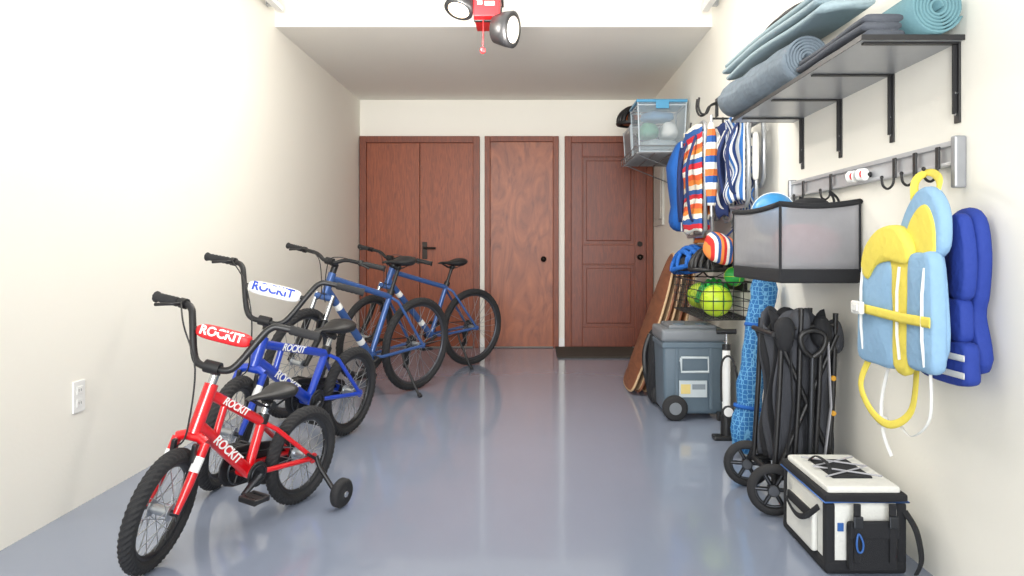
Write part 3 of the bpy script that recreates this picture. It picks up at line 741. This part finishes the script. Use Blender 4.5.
# ------------------------------------------------------------ wire shelf + bins
WIRE=mat('wire_grey',(120,120,122),.4,.6)
r=thing('wire_shelf',(XR,6.2,1.7),'grey wire wall shelf holding plastic bins','shelf')
b=MB(); zs=1.715
for i in range(30): 
    y=5.70+i*.033; b.tube([(.79,y,zs),(XR,y,zs)],.0025,WIRE,5)
for x in(.79,.93,1.06,1.19): b.tube([(x,5.70,zs-.004),(x,6.66,zs-.004)],.004,WIRE,6)
for z in(zs+.05,): b.tube([(.785,5.7,z),(.785,6.66,z)],.004,WIRE,6); b.tube([(.785,5.7,z),(XR,5.7,z)],.004,WIRE,6)
for i in range(8): b.tube([(.785,5.7+i*.137,zs),(.785,5.7+i*.137,zs+.05)],.003,WIRE,5)
part('wire_deck',b,r)
for y in(5.8,6.55):
    part('bracket',MB().tube([(.82,y,zs-.01),(XR-.01,y,zs-.16),(XR-.006,y,zs)],.005,WIRE,6),r)
CLR=mat('clear_plastic',(200,214,222),.12,alpha=.16); CLE=mat('clear_plastic_edge',(206,218,226),.2,alpha=.6); LID=mat('lid_teal_blue',(66,142,182),.4); GCL=mat('smoke_plastic',(150,156,162),.3,alpha=.45)
def binn(x0,x1,y0,y1,z0,z1,body,lid,label):
    r=thing('storage_bin',((x0+x1)/2,(y0+y1)/2,z0),label,'storage bin')
    b=MB(); t=.004; k=.015
    def q(x,y,z): return V((x,y,z))
    lo=[q(x0+k,y0+k,z0),q(x1-k,y0+k,z0),q(x1-k,y1-k,z0),q(x0+k,y1-k,z0)]; hi=[q(x0,y0,z1),q(x1,y0,z1),q(x1,y1,z1),q(x0,y1,z1)]
    c=V(((x0+x1)/2,(y0+y1)/2,0))
    li=[p+(V((c.x,c.y,p.z))-p).normalized()*t*1.5+V((0,0,t)) for p in lo]; hi2=[p+(V((c.x,c.y,p.z))-p).normalized()*t*1.5 for p in hi]
    vs=lo+hi+li+hi2; fs=[(0,3,2,1),(8,9,10,11)]
    for i in range(4):
        j=(i+1)%4; fs+=[(i,j,4+j,4+i),(8+j,8+i,12+i,12+j),(4+i,4+j,12+j,12+i)]
    b.add(vs,fs,body,False)
    for i in range(4): 
        p,s_=hi[i]-V((0,0,.02)),hi[(i+1)%4]-V((0,0,.02)); b.tube([p,s_],.006,CLE,6)
        b.tube([lo[i],hi[i]],.006,CLE,6); b.tube([lo[i]+V((0,0,.005)),lo[(i+1)%4]+V((0,0,.005))],.006,CLE,6)
    part('bin_body',b,r)
    if lid:
        b=MB(); b.bb(x0-.012,x1+.008,y0-.012,y1+.012,z1,z1+.022,lid,.006); b.bb(x0+.03,x1-.03,y0+.03,y1-.03,z1+.022,z1+.03,lid,.003); ld=part('lid',b,r)
        part('latch',MB().bb((x0+x1)/2-.05,(x0+x1)/2+.05,y0-.02,y0-.010,z1-.05,z1+.015,lid,.003),r)
    return r
binn(.80,1.17,5.72,6.12,1.722,2.10,CLR,LID,'clear plastic storage bin with teal-blue lid on the wire shelf')
binn(.80,1.17,6.16,6.62,1.722,2.0,GCL,None,'smoke-grey open plastic bin on the wire shelf')
for c,s_,m_,l_ in (((.985,5.92,1.785),(.29,.30,.11),mat('cl_grey',(150,160,165),.9),'crumpled grey cloth in the clear bin'),((.91,5.92,1.91),(.15,.26,.12),mat('cl_green',(80,140,110),.9),'crumpled green cloth in the clear bin'),((1.07,5.92,1.91),(.13,.26,.13),mat('cl_white',(222,222,218),.9),'crumpled white cloth in the clear bin'),((.98,5.92,2.02),(.24,.24,.08),mat('cl_blue',(90,130,165),.9),'crumpled pale blue cloth in the clear bin')):
    solo('cloth',MB().puff(c,s_,m_,.7,fn=lump(3)),l_,'cloth')
def helmet(c,m,label,rz=0.,s=1.,inner=BLACK,tilt=0.):
    M=Matrix.Translation(V(c))@Matrix.Rotation(rz,4,'Z')@Matrix.Rotation(tilt,4,'Y')@Matrix.Scale(s,4)
    r=thing('bike_helmet',M,label,'helmet')
    b=MB()
    for k in(-2,-1,0,1,2):
        y=k*.036; a=.135*math.sqrt(1-(y/.115)**2); h=.125*math.sqrt(1-(y/.115)**2)
        pts=[(a*math.cos(t),y*(1-.12*math.sin(t)),.02+h*math.sin(t)) for t in [pi*i/14 for i in range(15)]]
        b.tube(pts,[.009]+[.0155]*13+[.009],m,8)
    for t in(.28,.5,.72):
        x=.135*math.cos(pi*t); h=.122*math.sin(pi*t)
        pts=[(x,.10*math.cos(a)*math.sin(pi*t)**.4,.02+h*math.sin(a)) for a in [pi*i/12 for i in range(13)]]
        b.tube(pts,.011,m,8)
    b.tube([(.138*math.cos(t),.105*math.sin(t),.02) for t in [2*pi*i/32 for i in range(32)]],.014,m,8,closed=True)
    part('shell',b,r,local=True)
    b=MB(); b.lathe([(.0,.105),(.05,.095),(.085,.06),(.096,.02),(.09,.01)],(0,0,.01),(0,0,1),inner,24); part('liner',b,r,local=True)
    b=MB(); b.tube(smooth([(.03,.09,.02),(.02,.075,-.0),(0,0,-.03),(.02,-.075,-.0),(.03,-.09,.02)],4),.006,DARK,6,sx=1,sy=.3); part('chin_strap',b,r,local=True)
    return r
ORG=mat('orange_brown',(178,98,56),.5)
helmet((.87,6.40,2.02),BLACK,'black and orange helmet resting on the open bin',.5,1.15,ORG)
o=solo('ball',MB().sphere((.91,6.27,1.925),.08,ORG),'orange-brown ball in the open bin','ball')
part('seam',MB().ring((.91,6.27,1.925),(.3,.5,1),.08,.0025,BLACK,40,6),o)
solo('cloth',MB().puff((.985,6.4,1.785),(.28,.32,.11),DARK,.7,fn=lump(5)),'crumpled dark cloth in the open bin','cloth')

# ------------------------------------------------------------ wire ball basket, balls, helmets
r=thing('wire_basket',(XR,4.35,.6),'black wire basket mounted on the wall','basket')
b=MB(); bx0,bx1,by0,by1,bz0,bz1=.915,1.185,4.03,4.86,.60,.80
for z in(bz0,.65,.70,.75,bz1):
    q=[(bx0,by0,z),(bx1,by0,z),(bx1,by1,z),(bx0,by1,z)]
    for i in range(4): b.tube([q[i],q[(i+1)%4]],.004 if z in(bz0,bz1) else .0025,BLACK,6)
for i in range(17):
    y=by0+(by1-by0)*i/16; b.tube([(bx0,y,bz1),(bx0,y,bz0),(bx1,y,bz0)],.0025,BLACK,5)
for i in range(6):
    x=bx0+(bx1-bx0)*i/5; b.tube([(x,by0,bz1),(x,by0,bz0),(x,by1,bz0)],.0025,BLACK,5)
part('wire_cage',b,r)
part('mounting_plate',MB().bb(bx1,XR,4.2,4.6,.74,.80,BLACK,.002),r)
NEON=mat('neon_yellow',(184,212,46),.4); GRN=mat('bright_green',(40,156,66),.4)
def ball(c,R_,m,label,seam=BLACK):
    o=solo('ball',MB().sphere(c,R_,m),label,'ball')
    for ax in((0,0,1),(1,.3,0),(.3,1,.4)): part('seam',MB().ring(c,ax,R_,.0015,seam,40,6),o)
    return o
ball((1.01,4.14,.695),.088,NEON,'neon yellow ball in the black wire basket',GRN)
helmet((1.06,4.40,.66),GRN,'green bike helmet inside the black wire basket',1.4,.95)
ball((1.04,4.66,.69),.082,NEON,'neon yellow ball at the end of the wire basket',GRN)
ball((1.11,4.13,.83),.055,GRN,'small green ball on top of other balls',NEON)
helmet((1.05,4.42,.84),BLACK,'black bike helmet on top of the green helmet',.6,1.)
helmet((1.02,4.78,.835),BB,'blue bike helmet resting over the wire basket',1.9,1.1,tilt=.2)

# ------------------------------------------------------------ hard cooler
CB=mat('cooler_slate',(84,100,112),.45); CL=mat('cooler_grey',(108,113,118),.45); LBL=mat('label_light',(180,190,194),.5)
x0,x1,y0,y1=.745,1.10,4.30,4.64
r=thing('cooler',((x0+x1)/2,(y0+y1)/2,0),'slate-grey wheeled hard cooler with grey lid','cooler')
b=MB(); b.box(((x0+x1)/2,(y0+y1)/2,.245),(x1-x0,y1-y0,.43),CB,bev=.022,taper=.93,seg=3); b.bb(x0-.005,x1+.005,y0-.008,y1+.008,.41,.445,CB,.008)
b.bb(x0+.07,x0+.09,y0-.004,y0+.02,.06,.42,CB,.004); b.bb(x1-.09,x1-.07,y0-.004,y0+.02,.06,.42,CB,.004)
part('cooler_body',b,r)
b=MB(); b.bb(x0-.008,x1+.008,y0-.01,y1+.01,.448,.52,CL,.018,seg=3); b.bb(x0+.04,x1-.04,y0+.03,y1-.03,.515,.54,CL,.01)
ld=part('lid',b,r)
for k in(0,1): part('cup_holder',MB().lathe([(.036,0),(.036,.004),(.028,.005)],(x0+.11+k*.13,y0+.1,.54),(0,0,1),CB,20),r,ld)
b=MB(); xm=(x0+x1)/2
b.tube([(x0+.10,y0-.02,.36),(x0+.10,y0-.03,.28),(x1-.10,y0-.03,.28),(x1-.10,y0-.02,.36),(x0+.10,y0-.02,.36)],.008,LBL,8); b.tube([(x0+.10,y0,.34),(x0+.10,y0-.02,.34)],.008,LBL,8); part('bail_handle',b,r,label='light grey side handle')
b=MB(); b.bb(xm-.085,xm+.075,y0-.003,y0+.012,.13,.225,LBL,.001); lp_=part('label_plate',b,r)
part('label_print',MB().bb(xm-.075,xm-.02,y0-.0045,y0-.003,.15,.205,mat('lab_yellow',(206,186,118),.5)),r,lp_)
part('label_print',MB().bb(xm-.01,xm+.065,y0-.0045,y0-.003,.175,.205,mat('lab_grey',(120,130,138),.5)),r,lp_)
for y in(y0-.02,y1+.02):
    b=MB(); c=(x0+.065,y,.072); b.lathe([(.02,-.02),(.06,-.02),(.072,-.012),(.072,.012),(.06,.02),(.02,.02)],c,(0,1,0),RUBBER,28); w=part('wheel',b,r)
    b=MB(); b.disc((c[0],y+(-.021 if y<4.5 else .021),.072),(0,1,0),.035,.005,CL,20); part('hub_cap',b,r,w)
for ya,yb_ in((y0-.03,y0),(y1,y1+.03)): part('foot',MB().bb(x1-.05,x1-.005,ya,yb_,0,.05,BLACK,.006),r)
# bag beside cooler
b=MB(); b.puff((.80,4.79,.235),(.15,.20,.47),DARK,.5,fn=lambda p:V((p.x*(1-.25*max(0,p.z)*2),p.y,p.z)))
r=solo('backpack',b,'black backpack on the floor behind the cooler','backpack')
b=MB(); b.puff((.79,4.71,.19),(.11,.05,.20),DARK,.5); part('pocket',b,r)
part('shoulder_strap',MB().tube(smooth([(.745,4.76,.44),(.71,4.76,.33),(.715,4.76,.2),(.74,4.78,.1)],5),.018,BLACK,8,sx=.4,sy=1),r)
# bike pump
PX,PY=.995,3.86
r=thing('bike_pump',(PX,PY,0),'white and black upright bicycle floor pump','bicycle pump')
b=MB(); b.box((PX,PY,.012),(.14,.07,.024),BLACK,bev=.008); b.lathe([(.03,.02),(.028,.12),(.022,.15)],(PX,PY,0),(0,0,1),BLACK,20); part('base',b,r)
part('barrel',MB().tube([(PX,PY,.13),(PX,PY,.47)],.02,WHITE,16),r)
b=MB(); b.tube([(PX,PY,.47),(PX,PY,.55)],.006,CHROME); b.tube([(PX-.05,PY,.555),(PX+.05,PY,.555)],.014,BLACK,10); b.tube([(PX,PY,.46),(PX,PY,.49)],.022,BLACK,14); part('handle',b,r)
part('hose',MB().tube(smooth([(PX+.025,PY-.02,.08),(PX+.05,PY-.05,.25),(PX+.02,PY-.04,.42),(PX-.03,PY-.03,.4),(PX-.03,PY-.02,.2)],6),.006,BLACK,8),r)
b=MB(); b.disc((PX,PY-.035,.15),(0,1,0),.03,.02,BLACK); b.disc((PX,PY-.046,.15),(0,1,0),.024,.002,WHITE); part('gauge',b,r)

# ------------------------------------------------------------ leaning boards (rounded skimboards)
WB_=wood('board_brown',(118,76,48),(160,112,76),.6,(3,.6,3)); WC=wood('board_red_brown',(108,64,42),(140,88,60),.6,(3,.6,3)); WD=wood('board_pale',(180,148,112),(206,178,142),.6,(3,.6,3))
for i,(xb,xt,h,m_,em,ya,yb_,lb) in enumerate([(.66,.98,.93,WC,WD,4.96,5.50,'reddish-brown wooden skimboard leaning against the wall'),(.71,1.015,.90,WD,WC,4.95,5.48,'pale wooden skimboard in a leaning stack'),(.76,1.05,.95,WB_,WD,4.96,5.46,'brown wooden skimboard in a leaning stack'),(.81,1.08,.88,WD,WC,4.97,5.46,'pale wooden skimboard between brown boards'),(.86,1.11,.86,WB_,WD,4.95,5.46,'brown skimboard at the wall side of a leaning stack')]):
    dx=xt-xb; L=math.hypot(dx,h); ux=V((dx/L,0,h/L)); un=V((-h/L,0,dx/L)); yc=(ya+yb_)/2; w=(yb_-ya)/2
    base=V((xb+.012,0,.012))
    def fn(a,t,d): return base+ux*t+un*(d-.008+.03*(t/L-.5)**2*4*.5)+V((0,a,0))
    outl=[(yc-w*.72,.012),(yc-w*.92,L*.14),(yc-w,L*.38),(yc-w*.97,L*.6),(yc-w*.78,L*.8),(yc-w*.42,L*.95),(yc,L),(yc+w*.42,L*.95),(yc+w*.78,L*.8),(yc+w*.97,L*.6),(yc+w,L*.38),(yc+w*.92,L*.14),(yc+w*.72,.012)]
    b=MB(); b.pad(outl,fn,.02,m_,inset=.975,n=4)
    o=solo('skimboard',b,lb,'skimboard',group='skimboards leaning on the wall')
    pts=smooth([fn(a,t,.01) for a,t in outl],4,True)
    part('edge_band',MB().tube(pts,.0085,em,6,closed=True),o)

# ------------------------------------------------------------ blue patterned tube
HEX=cells('blue_cells',(104,166,208),(26,100,162),48)
p0=V((.985,3.53,.03)); p1=V((1.115,3.60,.84)); N=16; pts=[p0.lerp(p1,i/N)+V((.006*math.sin(i*1.9),.006*math.cos(i*2.3),0)) for i in range(N+1)]
rr=[.045]+[.062+.004*math.sin(i*1.4) for i in range(N-1)]+[.05]
b=MB().tube(pts,rr,HEX,20); r=solo('rolled_beach_mat',b,'tall blue honeycomb-patterned rolled beach mat leaning on the wall','beach mat')
for k in(.25,.72):
    c=p0.lerp(p1,k); part('tie_strap',MB().ring(c,p1-p0,.066,.003,BB,30,6,sx=1,sy=3),r)

# ------------------------------------------------------------ folded wagon
r=thing('folding_wagon',(1.02,2.93,0),'folded black collapsible utility wagon standing upright','wagon')
b=MB()
X0,X1,Y0,Y1=.90,1.14,2.80,3.06
for x,y,t in((.92,Y0,.70),(1.12,Y0,.74),(.92,Y1,.70),(1.12,Y1,.74),(.985,Y0-.02,.76),(1.06,Y0-.02,.72)):
    b.tube([(x-.02,y,.12),(x,y,.45),(x+.01,y,t)],.010,BLACK,8)
for y in(Y0-.01,Y1):
    b.tube([(.91,y,.15),(1.13,y,.66)],.010,BLACK,8); b.tube([(1.13,y,.15),(.91,y,.66)],.010,BLACK,8)
    b.tube([(.90,y,.13),(1.14,y,.13)],.012,BLACK,8); b.tube([(.93,y,.68),(1.12,y,.70)],.008,BLACK,8)
for x in(.90,1.14): b.tube([(x,Y0,.13),(x,Y1,.13)],.012,BLACK,8); b.tube([(x,Y0,.66),(x,Y1,.66)],.010,BLACK,8)
part('frame',b,r)
DK2=mat('wagon_fabric',(62,64,70),.8,bump=.4,bscale=300)
for i in range(5):
    y=Y0+.025+i*.05; b=MB()
    b.sheet(lambda s,t:(.915+.215*s+.012*math.sin(t*9+i),y+.016*math.sin(s*14+i)+.012*math.sin(t*7),.16+(.54+.05*math.sin(s*6+i*1.7))*t),16,16,DK2 if i%2==0 else DARK,.008)
    part('folded_fabric',b,r)
for i,(x,y,z) in enumerate([(.935,2.80,.70),(1.00,2.82,.735),(1.075,2.80,.71),(1.13,2.83,.69)]):
    b=MB(); b.puff((x,y,z-.04),(.07,.08,.13),DK2 if i%2 else DARK,.8,fn=lump(i)); part('corner_pocket',b,r)
for y in(2.76,3.10):
    for x in(.885,1.13):
        b=MB(); R_=.095; c=V((x,y,R_))
        b.lathe([(.066,-.020),(R_-.018,-.024),(R_-.004,-.016),(R_,0),(R_-.004,.016),(R_-.018,.024),(.066,.020),(.064,0),(.066,-.020)],c,(.25,1,0),RUBBER,36,caps=False)
        w=part('wheel',b,r)
        b=MB(); b.ring(c,(.25,1,0),.064,.006,STEEL,30,6); b.disc(c,(.25,1,0),.022,.05,STEEL)
        for k in range(6):
            t=2*pi*k/6; a_,b_=frame(V((.25,1,0))); e=a_*math.cos(t)+b_*math.sin(t); b.tube([c+e*.015,c+e*.064],.008,STEEL,6)
        part('wheel_hub',b,r,w)
        part('caster_fork',MB().tube([(x,y,R_+.0),(x+.015,y+(.03 if y<3 else -.03),R_+.06),(x+.02 if x<1 else x,y+(.04 if y<3 else -.04),.16)],.012,BLACK,8),r)
b=MB(); b.tube([(1.02,2.765,.16),(1.03,2.765,.58)],.011,STEEL,8); b.tube(smooth([(1.03,2.765,.58),(.995,2.76,.61),(.985,2.76,.66),(1.03,2.76,.68),(1.075,2.76,.66),(1.065,2.76,.61),(1.03,2.765,.58)],4),.010,BLACK,8); part('pull_handle',b,r)
GOLD=mat('accent_gold',(206,150,40),.4)
for z in(.50,.37): part('joint_cap',MB().disc((1.115,2.785,z),(0,1,0),.010,.012,GOLD,16),r)
for x in (.95,1.09): part('strap',MB().tube([(x,2.775,.66),(x+.01,2.77,.4),(x-.01,2.775,.22)],.012,GRY if x>1 else DARK,8,sx=1,sy=.2),r)

# ------------------------------------------------------------ soft cooler
CRM=mat('cooler_cream',(214,214,208),.65,bump=.25,bscale=120); BLT=mat('trim_blue',(44,92,160),.5)
x0,x1,y0,y1,h=.885,1.12,2.26,2.64,.215
r=thing('soft_cooler_bag',((x0+x1)/2,(y0+y1)/2,0),'white and black soft-sided cooler bag with bungee lid','cooler bag')
b=MB(); b.bb(x0,x1,y0,y1,.008,h,CRM,.022,seg=3); bd=part('cooler_body',b,r)
b=MB(); b.bb(x0-.006,x1+.006,y0-.006,y1+.006,.0,.045,DARK,.016,seg=3); part('base_trim',b,r)
for a,c in((x0-.005,y0-.005),(x0-.005,y1-.03),(x1-.025,y0-.005)):
    part('corner_trim',MB().bb(a,a+.030,c,c+.030,.03,h,DARK,.010,seg=3),r)
b=MB(); b.bb(x0-.008,x1+.008,y0-.008,y1+.008,h,h+.028,DARK,.010,seg=3); ld=part('lid',b,r)
part('lid_panel',MB().bb(x0+.006,x1-.006,y0+.008,y1-.008,h+.02,h+.046,CRM,.012,seg=3),r,ld)
part('lid_pocket',MB().bb(x0+.055,x1-.055,y0+.09,y1-.09,h+.042,h+.052,DARK,.004),r,ld)
part('zipper',MB().tube([(x0-.009,y0-.009,h+.004),(x1+.009,y0-.009,h+.004),(x1+.009,y1+.009,h+.004),(x0-.009,y1+.009,h+.004)],.0025,BLT,6,closed=True),r)
b=MB(); zt=h+.056
for k in range(2):
    ya=y0+.08+k*.11; b.tube([(x0+.03,ya,zt),(x1-.03,ya+.11,zt)],.003,GRY,6); b.tube([(x1-.03,ya,zt),(x0+.03,ya+.11,zt)],.003,GRY,6)
part('bungee_cord',b,r,ld)
b=MB(); b.bb(x0+.055,x1-.035,y0-.035,y0-.004,.02,.165,DARK,.012,seg=3); b.bb(x0+.055,x1-.035,y0-.042,y0-.03,.12,.172,DARK,.005); part('front_pocket',b,r)
for xx in (x0+.065,x1-.065):
    b=MB(); b.bb(xx,xx+.020,y0-.044,y0-.034,.05,.225,DARK,.003); bs=part('buckle_strap',b,r)
    part('buckle',MB().bb(xx-.004,xx+.024,y0-.052,y0-.042,.155,.19,STEEL,.003),r,bs)
part('logo_patch',MB().bb(x0+.032,x0+.050,y0-.004,y0+.002,.13,.155,BLT,.001),r)
part('clip',MB().tube(smooth([(x0+.075,y0-.05,.14),(x0+.067,y0-.055,.115),(x0+.071,y0-.055,.09),(x0+.083,y0-.055,.09),(x0+.086,y0-.055,.115)],4,True),.003,BLT,8,closed=True),r)
b=MB(); b.bb(x0-.018,x0,y0+.07,y1-.07,.04,.16,CRM,.008); sp_=part('side_pocket',b,r)
part('pocket_flap',MB().bb(x0-.022,x0-.012,y0+.09,y1-.09,.135,.165,DARK,.004),r,sp_)
part('shoulder_strap',MB().tube(smooth([(x0-.01,y1-.04,.19),(x0-.03,y1-.1,.15),(x0-.03,(y0+y1)/2,.12),(x0-.03,y0+.1,.14),(x0-.01,y0+.04,.19)],6),.010,DARK,8,sx=.3,sy=1),r)
part('side_strap',MB().tube(smooth([(x1,y0+.0,.19),(x1+.02,y0-.03,.14),(x1+.03,y0-.04,.06),(x1+.02,y0-.03,.012)],6),.014,DARK,8,sx=1,sy=.3),r)
b=MB(); b.tube(smooth([(x0+.05,y0+.1,h+.05),(x0+.06,y0+.14,h+.075),(x0+.06,y1-.14,h+.075),(x0+.05,y1-.1,h+.05)],6),.006,DARK,8,sx=1,sy=.4); part('grab_handle',b,r)

# ------------------------------------------------------------ lights
def area(name,loc,rot,sx,sy,e,col,spread=None):
    l=bpy.data.lights.new(name,'AREA'); l.shape='RECTANGLE'; l.size=sx; l.size_y=sy; l.energy=e; l.color=col
    if spread: l.spread=math.radians(spread)
    o=bpy.data.objects.new(name,l); o.location=loc; o.rotation_euler=rot; sc.collection.objects.link(o)
area('daylight_lamp',(-.25,-4.5,2.1),(math.radians(84),0,0),3.4,2.8,415,(.98,.99,1))
area('added_back_fill',(-.25,-.5,1.2),(math.radians(100),0,0),1.4,1.0,24,(1,.98,.95),spread=70)  # added fill from behind the camera, lifts the back ceiling and doors; no real flash
area('added_ambient_fill',(-.27,3.1,2.74),(0,0,0),1.2,2.6,37,(1,.985,.96))  # added ambient fill under the upper ceiling, out of view; no fixture hangs here
for n,x,z,e in(('bulb',-.42,2.20,19),('bulb',-.10,2.08,19)):
    l=bpy.data.lights.new(n,'POINT'); l.energy=e; l.color=(1,.95,.88); l.shadow_soft_size=.06
    o=bpy.data.objects.new(n,l); o.location=(x,4.04,z); sc.collection.objects.link(o)
w=bpy.data.worlds.new('World'); sc.world=w; w.use_nodes=True
w.node_tree.nodes['Background'].inputs[0].default_value=(.92,.96,1,1); w.node_tree.nodes['Background'].inputs[1].default_value=.98
sc.view_settings.view_transform='Standard'

cam=bpy.data.cameras.new('Camera'); co=bpy.data.objects.new('Camera',cam); sc.collection.objects.link(co); sc.camera=co
co.location=(0,0,CZ); co.rotation_euler=(pi/2,0,0); cam.sensor_width=36; cam.lens=750/1024*36
cam.shift_x=-21/1024; cam.shift_y=-39/1024; cam.clip_start=.05
